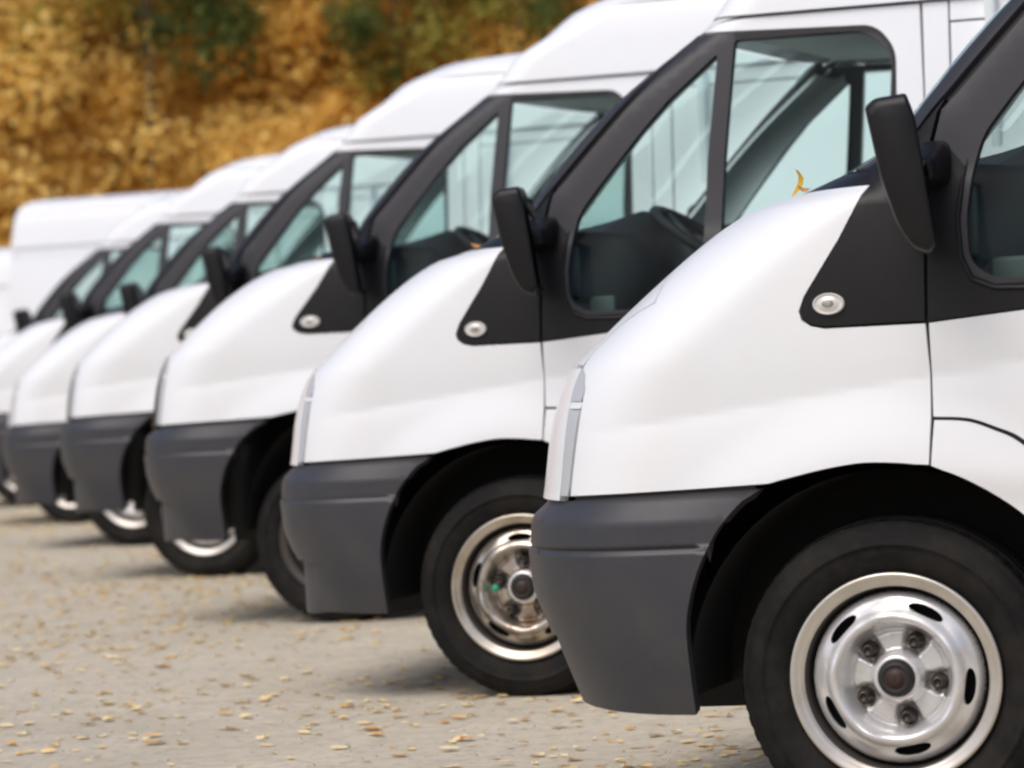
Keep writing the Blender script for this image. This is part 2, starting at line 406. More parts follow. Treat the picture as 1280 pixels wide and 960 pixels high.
# bumper, wrapped round from one arch to the other
def bump_side(mb,step=False):
    P=[(-.83,.7055)]+[(-.752,.7065),(-.70,.7095),(-.53,.7145),(-.40,.7175),(-.246,.7175)]+crv(ARCH[7::-1])[4:] +[(-.55,.266),(-.70,.268),(-.80,.27),(-.83,.27)]
    def fn(u,z,off=0):
        p,n=SD(u,z,off)
        # stepped top shoulder, groove and tucked lower edge
        def o(z): return .018*(1-np.clip((z-.657)/.05,0,1))-.012-.005*np.exp(-((z-.6025)/.0035)**2)+.0045*np.clip((.604-z)/.006,0,1)-.006*np.clip((.59-z)/.33,0,1)**2-.03*(1-smooth(.26,.32,z))*0
        d=o(z); g=(o(z+.002)-o(z-.002))/.004
        if step:
            wt=1-smooth(-.76,-.60,u); st=lambda z: (-.022+.065*np.clip((.42-z)/.17,0,1.1))*(1-smooth(.414,.424,z)); d=d+st(z)*wt; g=g+((st(z+.002)-st(z-.002))/.004)*wt
        q=p+n*d[:,None]; m=n-np.array([0,0,1])*g[:,None]; m/=np.linalg.norm(m,axis=1)[:,None]
        return q,m
    return panel(mb,[P],.03,gap=.0015,thick=.035,fn=fn,vh=.28 if not step else .2),fn
def bumper(step):
  mbL,bfn=bump_side(MB(),step); mbR=mbL.mirror()
  mb=MB(); zs=np.concatenate([np.linspace(.42,.59,8),np.linspace(.593,.612,10),np.linspace(.62,.705,14)])
  rows=[];nr=[]
  for z in zs:
      a=-.822; c=u0_of(z); u=a+(c-a)*np.linspace(0,1,17); p,n=bfn(u,np.full_like(u,z),-.0008); n[-1,1]=0
      rows.append(np.concatenate([p,(p[::-1]*[1,-1,1])[1:]])); nr.append(np.concatenate([n,(n[::-1]*[1,-1,1])[1:]]))
  k=len(rows[0]); mb.add(np.concatenate(rows),[(i*k+j,(i+1)*k+j,(i+1)*k+j+1,i*k+j+1) for i in range(len(zs)-1) for j in range(k-1)],np.concatenate(nr))
  p=np.array(rows[0]); mb.add(np.concatenate([p,p+[.08,0,0]]),[(j,j+1,k+j+1,k+j) for j in range(k-1)])
  p=np.array(rows[-1]); mb.add(np.concatenate([p,p+[.06,0,.0]]),[(j,k+j,k+j+1,j+1) for j in range(k-1)])
  mb.join(mbL); mb.join(mbR)
  return mb
bumper(False).build('front_bumper',[PLASTIC],van)
_b=bumper(True).build('front_bumper',[PLASTIC],None); BUMP2=_b.data; bpy.data.objects.remove(_b)
mb=MB(); strip_front(mb,np.linspace(.27,.43,5),lambda z:-.825,14,off=-.035); mb.build('lower_grille',[TRIM],van)
# doors: white skin, black frame, two panes
QG=fillet([(.660,1.836,.012),(.51,1.712),(.425,1.624),(.30,1.482),(.236,1.405,.03),(.212,1.33,.03),(.198,1.24,.03),(.202,1.15,.05),(.25,1.116,.04),(.592,1.112,.02),(.622,1.53)],0)
DG=fillet([(.713,1.872,.012),(1.10,1.868,.07),(1.172,1.80,.06),(1.162,1.66,.03),(1.162,1.14,.06),(.645,1.118,.02),(.674,1.536)],0)
FRAME=[(.111,1.0365),(.306,1.052),(1.0,1.085),(1.178,1.10,.05),(1.178,1.55),(1.182,1.81,.055),(1.125,1.881,.05),(.906,1.888),(.70,1.895),(.585,1.8995)]+[(u+.014,z-.004) for u,z in LINE[3:0:-1]]+[(.150,1.462),(.128,1.38),(.122,1.30)]
SK=[(.111,1.036),(.306,1.0515),(1.0,1.0845),(1.1785,1.0995,.05),(1.1785,1.55),(1.1825,1.811,.055),(1.1255,1.8818,.05),(.906,1.8888),(.70,1.8958),(.585,1.9035),(.60,1.912),(.66,1.928),(.74,GUT-.004),(.8,GUT-.003),(1.258,GUT-.003),(1.262,1.70),(1.262,.37),(.53,.37)]+crv([(.50,.46),(.45,.60),(.38,.71),(.29,.792),(.238,.8185),(.182,.839),(.111,.845)])
def door(mb): return panel(mb,[fillet(SK,0)],.018,gap=.0026,thick=.022)
a=door(MB()); doorL=a.build('cab_door',[WHITE],van); doorR=a.mirror().build('cab_door',[WHITE],van)
def frame(mb):
    P=fillet(FRAME,0)
    panel(mb,[P,QG,DG],.03,off=-.003,gap=.0008,thick=.03)
    # raised bead round the front pane
    Q=shrink(QG,-.022); Q=np.array([q for q in Q if q[0]<.33 and q[1]<1.40 or q[1]<1.2]); Q=Q[np.argsort(-Q[:,1])] if False else Q
    return mb
def pane(P):
    def f(mb): return panel(mb,[shrink(P,-.006)],.06,off=-.014,thick=.002)
    return f
for d,sgn in ((doorL,1),(doorR,-1)):
    for fn,nm,mt in ((frame,'window_frame',[PILLAR]),(pane(QG),'quarter_pane',[GLASS]),(pane(DG),'door_pane',[GLASS])):
        m=fn(MB()); m=m if sgn>0 else m.mirror(); m.build(nm,mt,d)
    # belt strip and bead below the panes
    m=MB(); panel(m,[[(.113,1.038),(.306,1.0535),(1.0,1.0865),(1.176,1.102),(1.176,1.108),(.60,1.106),(.25,1.104),(.205,1.125),(.187,1.17),(.184,1.26),(.196,1.345),(.165,1.385),(.132,1.385),(.125,1.30)]],.04,off=.001,thick=.006)
    pts=[(.204,1.36),(.193,1.32),(.180,1.24),(.184,1.16),(.205,1.115),(.25,1.096),(.32,1.093),(.6,1.096),(1.17,1.105)]
    pp=[];
    for i in range(len(pts)-1):
        for t in np.linspace(0,1,5)[:-1]: pp.append((pts[i][0]+(pts[i+1][0]-pts[i][0])*t,pts[i][1]+(pts[i+1][1]-pts[i][1])*t))
    q,_=SD(np.array([a[0] for a in pp]),np.array([a[1] for a in pp]),.001)
    tube(m,list(q),[.0055*min(1,(i+.3)/7) for i in range(len(q))],6)
    m=m if sgn>0 else m.mirror(); m.build('belt_strip',[TRIM],d)
    m=MB(); panel(m,[[(.712,1.896),(.906,1.889),(1.118,1.882),(1.15,1.868),(1.174,1.842),(1.183,1.806),(1.179,1.55),(1.179,1.12),(1.168,1.12),(1.168,1.66),(1.171,1.795),(1.160,1.83),(1.13,1.86),(1.10,1.868),(.906,1.874),(.712,1.878)]],.04,off=-.001,thick=.004); m=m if sgn>0 else m.mirror(); m.build('window_rubber',[RUBBER],d)
    m=MB(); box(m,.98,1.16,-1.0,-.985,1.0,1.03,.008); m=m if sgn>0 else m.mirror(); m.build('door_handle',[TRIM],d)
# corner trims with repeater lamps
def corner(mb):
    P=[(.0,1.3185),(-.06,1.212),(-.136,1.100),(-.147,1.072,.01),(-.1435,1.056,.01),(-.127,1.0445,.01),(-.10,1.0385),(.1055,1.0385),(.114,1.30),(.121,1.38),(.142,1.455),(.160,1.482),(.101,1.423),(.05,1.392),(-.03,1.352)]
    def fn(u,z,off=0):
        p,n=SD(u,z,off)
        return p,n
    panel(mb,[fillet(P,0)],.025,off=.002,thick=.02,fn=fn)
    return mb
a=corner(MB()); cl=a.build('corner_trim',[TRIM],van); cr=a.mirror().build('corner_trim',[TRIM],van)
# oval repeater: ring + lens + centre
def repeater(mb):
    p,n=SD([-.088],[1.083],.002); c=p[0]; n=n[0]; ex=np.array([1,0,0.]); ex-=n*(ex@n); ex/=np.linalg.norm(ex); ez=np.cross(n,ex); ez*=np.sign(ez[2])
    prof=[(1.0,.0),(1.0,.006),(.93,.010),(.84,.008),(.82,.007),(.6,.0115),(.36,.0135)]
    secs=[[c+ex*.033*r*math.cos(t)+ez*.022*r*math.sin(t)+n*h for t in np.linspace(0,2*math.pi,28,endpoint=False)] for r,h in prof]
    loft(mb,secs,caps=False,mi=0)
    secs=[[c+ex*.033*r*math.cos(t)+ez*.022*r*math.sin(t)+n*h for t in np.linspace(0,2*math.pi,28,endpoint=False)] for r,h in ((.36,.0135),(.2,.0145),(.02,.015))]
    loft(mb,secs,caps=True,mi=1); return mb
a=repeater(MB()); a.build('side_repeater',[INDIC,INDIN],cl); a.mirror().build('side_repeater',[INDIC,INDIN],cr)
# windscreen pillars and windscreen
IN_=[(u-.065,z) for u,z in LINE]
def pillar(mb):
    P=[(u-.004,z+.001) for u,z in LINE]+[(.53,1.9035)]+IN_[::-1]+[(-.03,1.40),(-.10,1.352),(-.033,1.353),(.045,1.392)]
    return panel(mb,[P],.035,off=.001,gap=.003,thick=.025)
both(pillar,'windscreen_pillar',[PILLAR])
mb=MB(); strip_front(mb,np.linspace(1.354,1.895,14),interp_u([(-.105,1.35)]+[(u-.005,z) for u,z in IN_]),16,off=-.002); wsc=mb.build('windscreen',[WSGLASS],van)
def lining(mb):
    P=[(u-.135,z) for u,z in LINE]+[(.64,1.885),(.655,1.838),(.51,1.715),(.42,1.626),(.30,1.484),(.23,1.40),(.14,1.40)]
    return panel(mb,[P],.04,off=-.05,thick=.01)
both(lining,'pillar_lining',[INNER])
# flank behind the doors
R2=[(2.933+a*1.0,z) for a,z in [(-.44,.36),(-.43,.45),(-.39,.56),(-.30,.67),(-.17,.735),(0,.757),(.17,.735),(.30,.67),(.39,.56),(.43,.45),(.44,.36)]]
XR=lambda z: XE-.10*max(0,z-1.2)-.05*max(0,z-2.1)
def flank(mb):
    panel(mb,[[(1.266,.37),(1.336,.37),(1.338,GUT-.003),(1.264,GUT-.003)]],.06,gap=.001,thick=.02)
    P=[(1.341,.37)]+R2+[(XE,.37),(XE,1.2),(XR(1.5),1.5),(XR(1.87),1.872),(1.343,1.872)]
    panel(mb,[P],.07,gap=.001,thick=.02)
    panel(mb,[[(1.343,1.8785),(XR(1.878),1.8785),(XR(1.93),GUT-.003),(1.343,GUT-.003)]],.06,gap=.0,thick=.015); return mb
both(flank,'side_panel',[WHITE])
# dark seals behind the gaps
def dens(P,h=.03):
    o=[]
    for a,b in zip(P[:-1],P[1:]):
        n=max(1,int(math.hypot(b[0]-a[0],b[1]-a[1])/h)); o+=[(a[0]+(b[0]-a[0])*i/n,a[1]+(b[1]-a[1])*i/n) for i in range(n)]
    return o+[P[-1]]
def ribbon(P,name,m,w=.03,off=-.014):
    pts=dens(P)
    def f(mb):
        q,n=SD(np.array([p[0] for p in pts]),np.array([p[1] for p in pts]),off)
        t=np.gradient(q,axis=0); s=np.cross(n,t); s/=np.linalg.norm(s,axis=1)[:,None]
        V=np.concatenate([q-s*w/2,q+s*w/2]); k=len(q); mb.add(V,[(i,i+1,k+i+1,k+i) for i in range(k-1)]); return mb
    both(f,name,[m])
ribbon([(.165,1.492),(.146,1.46),(.125,1.38),(.118,1.30)]+SEAM,'door_seal',RUBBER)
ribbon([(.111,.845),(.182,.8415),(.238,.818),(.29,.792),(.38,.71),(.45,.60),(.50,.46),(.53,.37)],'door_seal',RUBBER)
ribbon(LINE+[(.60,1.912)],'pillar_seal',RUBBER,.04)
ribbon([(-.70,.711),(-.53,.716),(-.26,.719)],'bumper_seal',RUBBER,.02)
ribbon(BON,'bonnet_seal',RUBBER)
JOINT=mat('joint_sealer',(.16,.16,.17),.7)
ribbon([(.62,GUT-.002),(XR(1.93),GUT-.002)],'roof_joint',JOINT,.02,-.006)
for P in ([(1.264,.38),(1.264,1.93)],[(1.3405,.38),(1.3405,1.93)],[(1.31,1.875),(3.8,1.875)]): ribbon(P,'body_joint',JOINT,.03,-.006)
# sill piece behind the front arch, below the door cut
def sill(mb):
    P=crv([(.1135,.842),(.181,.8360),(.236,.8155),(.287,.788),(.376,.706),(.445,.598),(.495,.458)])+[(.522,.37),(.525,.27)]+[a for a in crv(ARCH)[::-1] if a[0]>.108]+[(.104,.7485)]
    return panel(mb,[P],.015,gap=.002,thick=.02)
both(sill,'sill_panel',[WHITE])
def skirt(mb): return panel(mb,[[(.53,.27),(2.49,.27),(2.49,.364),(.53,.364)]],.1,off=-.01,thick=.02)
both(skirt,'side_skirt',[PLASTIC])
# roof
mb=MB(); strip_front(mb,np.linspace(1.899,GUT+.0012,5),interp_u([(.535,1.89),(.59,1.905),(.60,1.912),(.66,1.928),(.74,GUT+.003)]),24)
zs=np.concatenate([np.linspace(GUT+.0015,2.19,10),np.linspace(2.192,2.218,11),np.linspace(2.23,2.323,14)])
rows=[];nr=[]
for z in zs:
    xs=float(xs_of(z)); c=float(u0_of(z)); xe=XR(z)-max(0,z-2.25)*.9
    u=np.concatenate([np.linspace(xe,xs+.02,26),np.linspace(xs,c,26)])
    def rf(u,z):
        p,n=S(u,np.full_like(u,z)); return p,n
    p,n=rf(u,z); led=(.004+.010*(1-smooth(2.2,2.212,z))-.012*np.exp(-((z-2.205)/.007)**2))*smooth(xs-.35,xs+.10,u); gz=(.024*(z-2.205)/.007**2*np.exp(-((z-2.205)/.007)**2))*smooth(xs-.35,xs+.10,u)
    p=p+n*led[:,None]
    if 2.18<z<2.23: n=n-np.array([0,0,1.])*gz[:,None]; n/=np.linalg.norm(n,axis=1)[:,None]
    n[-1,1]=0
    rows.append(np.concatenate([p,(p[::-1]*[1,-1,1])[1:]])); nr.append(np.concatenate([n,(n[::-1]*[1,-1,1])[1:]]))
k=len(rows[0]); F=[(i*k+j,(i+1)*k+j,(i+1)*k+j+1,i*k+j+1) for i in range(len(zs)-1) for j in range(k-1)]
mb.add(np.concatenate(rows),F,np.concatenate(nr))
top=rows[-1]; half=k//2; c=[]; 
mb.add(list(top),[(j,k-1-j,k-2-j,j+1) for j in range(half)],None)
mb.build('roof',[WHITE],van)
# rear end
mb=MB(); zz=np.concatenate([np.linspace(.37,1.9,12),np.linspace(2.0,2.32,8)])
rows=[]
for z in zz:
    xe=XR(z)-max(0,z-2.25)*.9; w_=HALF-float(pch(z,_INZ,_IN)); rows.append([(xe+ .012*math.sin(math.pi*t),-w_+2*w_*t,z) for t in np.linspace(0,1,13)])
k=13; mb.add([p for r in rows for p in r],[(i*k+j,i*k+j+1,(i+1)*k+j+1,(i+1)*k+j) for i in range(len(zz)-1) for j in range(k-1)])
mb.build('rear_doors',[WHITE],van)
def tail(mb): return box(mb,XE-.03,XE+.02,-.955,-.87,.75,1.25,.02)
both(tail,'tail_lamp',[REDL])
mb=MB(); box(mb,XE-.25,XE+.06,-.95,.95,.32,.50,.03); mb.build('rear_bumper',[PLASTIC],van)
# underside, arch liners
mb=MB(); box(mb,.50,3.80,-.90,.90,.30,.56); box(mb,-.62,.6,-.62,.62,.24,.98); box(mb,-.55,-.47,-.88,.88,.30,.92); box(mb,.46,.50,-.95,.95,.30,1.0); box(mb,-.44,.48,-.955,.955,.80,.99)  # engine-bay boxes added unseen, to block light behind the nose
mb.build('underbody_light_block',[BLACK],van)
def liner(mb,cx,rr):
    if 1:
        A=np.linspace(-.05,math.pi+.05,26)
        V=[(cx+rr*math.cos(a),y,.315+rr*math.sin(a)) for y in (-.952,-.6) for a in A]; n=len(A)
        mb.add(V,[(i,i+1,n+i+1,n+i) for i in range(n-1)])
        mb.add([(cx+rr*math.cos(a),-.6,.315+rr*math.sin(a)) for a in A],[tuple(range(n))])
    return mb
both(lambda m:liner(m,0,.43),'wheel_arch_liner',[BLACK]); both(lambda m:liner(m,2.933,.45),'wheel_arch_liner',[BLACK])
# cab inside
mb=MB()
def dsec(y,k=1.0):
    return [(-.05,y,1.0),(-.10,y,1.30),(.02,y,1.345),(.20,y,1.35+.02*k),(.31,y,1.33+.05*k),(.37,y,1.27+.05*k),(.38,y,1.20),(.30,y,1.05),(.30,y,.8),(-.05,y,.8)]
loft(mb,[dsec(-.84,.0),dsec(-.60,.3),dsec(-.54,1.6),dsec(-.22,1.6),dsec(-.16,.3),dsec(.55,.2),dsec(.84,.0)]); mb.build('dashboard',[DASH],van)
mb=MB(); box(mb,.02,.20,-.855,-.835,1.16,1.31,.02)  # added patches standing in for the lit teal cab below the dash
for q in range(4): box(mb,.04,.18,-.862,-.85,1.185+q*.03,1.195+q*.03)
box(mb,.22,.30,-.85,-.835,.95,1.16,.015); mb.build('teal_cab_patch',[mat('teal_cab_light',(.05,.065,.065),.5)],van)
mb=MB(); cx,cy,cz=.48,-.40,1.30; ax=np.array([math.cos(R(55)),0,math.sin(R(55))]); e2=np.array([0,1.,0]); e1=np.cross(e2,ax)
ring=[np.array([cx,cy,cz])+.195*(math.cos(t)*e1+math.sin(t)*e2) for t in np.linspace(0,2*math.pi,41)]
tube(mb,ring,.017,8,caps=False)
for t in (.3,math.pi-.3,-math.pi/2): tube(mb,[np.array([cx,cy,cz])-ax*.03,np.array([cx,cy,cz])+.19*(math.cos(t)*e1+math.sin(t)*e2)],.014,6)
tube(mb,[np.array([cx,cy,cz])-ax*.0,np.array([cx,cy,cz])-ax*.35],.04,10); mb.build('steering_wheel',[DASH],van)
def seat(mb):
    box(mb,.78,1.24,-.68,-.20,.80,.98,.06)
    def s(t,w,th):
        x=1.16+.22*t; z=.95+.72*t
        return [(x-th,-.44-w,z),(x+th*.3,-.44-w,z),(x+th,-.44-w*.7,z),(x+th,-.44+w*.7,z),(x+th*.3,-.44+w,z),(x-th,-.44+w,z),(x-th*.7,-.44+w*.5,z),(x-th*.7,-.44-w*.5,z)]
    loft(mb,[s(0,.22,.06),s(.2,.24,.07),s(.6,.23,.06),s(.85,.19,.05),s(.92,.12,.04),s(.93,.10,.035),s(1.0,.13,.05),s(1.2,.13,.05),s(1.25,.10,.03)]); return mb
both(seat,'seat',[SEATM])
mb=MB(); box(mb,.66,1.40,-.84,.84,1.90,1.925); mb.build('headliner',[INNER],van)
mb=MB(); box(mb,1.45,1.48,-.93,.93,.55,1.93); mb.build('bulkhead',[INNER],van)
mb=MB(); box(mb,.30,1.45,-.92,.92,.56,.62); mb.build('cab_floor',[BLACK],van)
mb=MB()
for s in (-1,1):
    mb.add([(.5,s*.915,1.08),(1.2,s*.915,1.10),(1.2,s*.90,.6),(.5,s*.90,.6)],[(0,1,2,3)])
mb.build('door_lining',[DASH],van)
# mirrors
def mirror(mb):
    O=fillet([(.036,1.460,.008),(.056,1.476,.010),(.119,1.482,.006),(.134,1.44,.02),(.163,1.185,.012),(.150,1.168,.015),(.115,1.180,.02),(.088,1.225,.03),(.060,1.32)],0,4)
    c=O.mean(0); secs=[]
    for y,k in ((-1.035,.80),(-1.045,.95),(-1.06,.99),(-1.09,1.),(-1.215,1.),(-1.235,.985),(-1.245,.94),(-1.249,.86)):
        secs.append([(c[0]+(p[0]-c[0])*k-.20*(y+1.11),y,c[1]+(p[1]-c[1])*k) for p in O])
    loft(mb,secs); return mb
a=mirror(MB()); ml=a.build('wing_mirror',[TRIM],van); mr=a.mirror().build('wing_mirror',[TRIM],van)
def mglass(mb):
    a=np.array([.137,1.45]); b=np.array([.166,1.19]); n=np.array([a[1]-b[1],-(a[0]-b[0])])*1.0; n/=np.linalg.norm(n); n=n*np.sign(n[0])
    P=[(a+n*.004,-1.055),(a+n*.004,-1.225),(b+n*.004,-1.225),(b+n*.004,-1.06)]
    mb.add([(p[0]-.20*(y+1.11),y,p[1]) for p,y in P],[(0,1,2,3)]); return mb
a=mglass(MB()); a.build('mirror_glass',[MIRR],ml,True); a.mirror().build('mirror_glass',[MIRR],mr,True)
def marm(mb):
    secs=[]
    for y,w,z0,z1 in ((-.93,.036,1.30,1.400),(-.97,.034,1.305,1.395),(-1.0,.028,1.31,1.38),(-1.04,.022,1.315,1.365),(-1.08,.02,1.32,1.355)):
        cz=(z0+z1)/2; hz=(z1-z0)/2; cx=.135
        secs.append([(cx+w*math.copysign(abs(math.cos(t))**.6,math.cos(t)),y,cz+hz*math.copysign(abs(math.sin(t))**.6,math.sin(t))) for t in np.linspace(0,2*math.pi,20,endpoint=False)])
    loft(mb,secs); return mb
a=marm(MB()); a.build('mirror_arm',[TRIM],ml); a.mirror().build('mirror_arm',[TRIM],mr)
# ------------------------------------------------------------------ wheels (axis along y, outer side towards -y)
def make_wheel():
    mb=MB(); Y0=0.0
    pr=[(.205,.03),(.214,.008),(.224,-.002),(.240,-.010),(.262,-.0155),(.272,-.016),(.2735,-.0185),(.278,-.0185),(.2795,-.016),(.290,-.014),(.303,-.0075),(.312,.000),(.3165,.006),(.3175,.005),(.3205,.011)]
    lathe(mb,pr+[(.3225,.016)],120)
    # tread: blocks and grooves
    V=[];F=[];nb=60; Y=[.016,.034,.0345,.042,.0425,.075,.0755,.083,.0835,.116,.1165,.124,.1245,.157,.1575,.165,.1655,.183]
    for s in range(nb*4):
        a=2*math.pi*s/(nb*4); sip=(s%4==0)
        for i,y in enumerate(Y):
            r=.326+.004*(1-((y-.1)/.1)**2)
            if i in (2,3,6,7,10,11,14,15): r-=.008
            elif sip and (i<2 or i>15): r-=.004
            if i==0 or i==len(Y)-1: r-=.0028
            V.append((r*math.cos(a),y,r*math.sin(a)))
    k=len(Y); n=nb*4
    for s in range(n):
        for i in range(k-1): F.append((s*k+i,s*k+i+1,((s+1)%n)*k+i+1,((s+1)%n)*k+i))
    mb.add(V,F)
    lathe(mb,[(.3225,.183),(.312,.195),(.28,.205),(.22,.20),(.20,.17)],96)
    root=mb.build('wheel',[TYRE])
    root.data.name='tyre_mesh'
    # rim: lip, well, dished disc with five slots
    lip=MB(); lathe(lip,[(.203,.05),(.210,.010),(.2165,-.002),(.2185,-.008),(.2165,-.0125),(.211,-.0125),(.205,-.008),(.199,-.006),(.194,-.005),(.190,.000),(.187,.014),(.184,.045),(.181,.055),(.176,.058)],128,mis=[0]*9+[1]*4)
    lathe(lip,[(.19,.03),(.185,.10),(.19,.17),(.20,.18)],64)
    lip.build('rim_lip',[STEEL,RIMDARK],root)  # groove beside the disc painted dark for its shade
    def y_of(r):
        return np.interp(r,[.0,.050,.054,.062,.098,.104,.110,.1175,.126,.134,.144,.153,.163,.171,.176,.1785],[.010,.010,.026,.043,.044,.034,.012,-.006,-.0115,-.007,.004,.008,.012,.017,.024,.034])
    loops=[np.array([(.1785*math.cos(t),.1785*math.sin(t)) for t in np.linspace(0,2*math.pi,120,endpoint=False)])]
    angs=[R(63.5-72*k) for k in range(5)]
    for a in angs:
        L=[]
        for t in np.linspace(0,2*math.pi,26,endpoint=False):
            da=.255*math.copysign(abs(math.cos(t))**.75,math.cos(t)); r=.1505+.0105*math.sin(t); L.append((r*math.cos(a+da),r*math.sin(a+da)))
        loops.append(np.array(L)[::-1])
    def fn(u,z,off=0):
        r=np.hypot(u,z); th=np.arctan2(z,u)
        # five raised pads between the nut pockets
        ph=(th-angs[0])/(2*math.pi/5); ph=np.abs(ph-np.round(ph))          # 0 at nut, .5 mid pad
        pad=-.012*smooth(.20,.26,ph)*smooth(.054,.064,r)*(1-smooth(.094,.101,r))
        lob=-.006*smooth(.22,.5,ph)*smooth(.118,.13,r)*(1-smooth(.146,.164,r))
        y=y_of(r)+pad+lob
        return np.stack([u,y,z],-1),None
    V,T,B=tri2d(loops,.0045)
    p,_=fn(V[:,0],V[:,1]); a=V[T[:,1]]-V[T[:,0]]; b=V[T[:,2]]-V[T[:,0]]; ccw=(a[:,0]*b[:,1]-a[:,1]*b[:,0])>0
    disc=MB(); FT=[tuple(t) if c else (t[0],t[2],t[1]) for t,c in zip(T,ccw)]; cc=V[T].mean(1); rr_=np.hypot(cc[:,0],cc[:,1]); ph_=(np.arctan2(cc[:,1],cc[:,0])-angs[0])/(2*math.pi/5); ph_=np.abs(ph_-np.round(ph_))
    dk=((ph_<.215)&(rr_>.056)&(rr_<.1)&(np.abs(rr_-.078)>-1))  # nut pockets take a brown-grey darker than the disc
    dk2=(rr_>.1765)  # outermost ring carries the painted groove shade
    disc.add(p,FT); disc.m=[1 if a else (2 if b else 0) for a,b in zip(dk2,dk)]
    for b in B[1:]:
        q,_=fn(b[:,0],b[:,1]); k=len(b); disc.add(np.concatenate([q,q+[0,.012,0]]),[(j,(j+1)%k,k+(j+1)%k,k+j) for j in range(k)])
    disc.build('rim_disc',[STEEL,RIMDARK,mat('brown_grey_steel',(.34,.315,.29),.4,metal=.5)],root)
    bk=MB(); lathe(bk,[(.002,.06),(.18,.06)],48); bk.build('brake_disc',[BLACK],root)
    for i,a in enumerate(angs):
        m=MB(); cx,cz=.082*math.cos(a),.082*math.sin(a)
        lathe(m,[(.019,.045),(.0175,.034),(.0135,.030),(.0125,.014),(.0115,.010),(.007,.009),(.0065,.015),(.001,.015)],12,cx,cz); m.build('wheel_nut',[NUTM],root)
    m=MB(); lathe(m,[(.051,.014),(.047,.004),(.041,.000),(.0375,.002),(.036,.010)],48); m.build('hub_ring',[STEEL],root)
    m=MB(); lathe(m,[(.0365,.010),(.0365,-.004),(.033,-.012),(.026,-.015),(.024,-.013),(.018,-.0125),(.016,-.016),(.010,-.018),(.001,-.018)],40,mis=[0,0,0,0,1,1,1,1]); m.build('hub_cap',[RUBBER,CAPM],root)
    return root
wproto=make_wheel()
def copy_tree(o,parent):
    c=o.copy(); COL.objects.link(c); c.parent=parent
    for ch in list(o.children): copy_tree(ch,c)
    return c
WLIFT=[]
def place_wheels(root,lift,first=False):
    out=[]
    for i,(x,s) in enumerate(((0,-1),(0,1),(2.933,-1),(2.933,1))):
        wv=copy_tree(wproto,root) if not (first and i==0) else wproto
        wv.parent=root; wv.location=(x,s*.952,.322-lift); wv.scale=(1,1,.985)
        if s>0: wv.rotation_euler=(0,0,math.pi)
        out.append(wv)
    return out
# ------------------------------------------------------------------ the row of vans
def all_children(o):
    r=[]
    for c in o.children: r.append(c); r+=all_children(c)
    return r
def override(o,m,slot=0): o.material_slots[slot].link='OBJECT'; o.material_slots[slot].material=m
NOSE_PARTS={'front_wing','bonnet','headlight','nose_panel','grille','front_bumper','lower_grille','corner_trim','side_repeater','bonnet_seal','bumper_seal','scuttle_panel'}; LONG={}
VANS=[ # k, dx, body lift, scale z, turned, label
 (0,0,0,1,False,'nearest white van in the row, front wheel with clean silver rim filling the right foreground'),
 (1,0,0,1,False,'second white van in the row, dirty rim with a small green valve cap'),
 (2,.11,.075,1,False,'third white van in the row, dark grille edge and raised ride height'),
 (3,.11,.075,1,False,'fourth white van in the row, dark grille edge showing behind the third van'),
 (4,.11,0,1,False,'fifth white van in the row, low grey bumper at the left edge of the picture'),
 (5,.11,.03,1,False,'sixth white van in the row, only bonnet, mirror and green window in view'),
 (6,.10,-.01,1,False,'seventh white van in the row, only its sloping dark windscreen pillar and bonnet showing'),
]
roots=[]
for i,(k,dx,dz,sz,turn,lab) in enumerate(VANS):
    root=van if i==0 else copy_tree(van,None)
    roots.append(root)
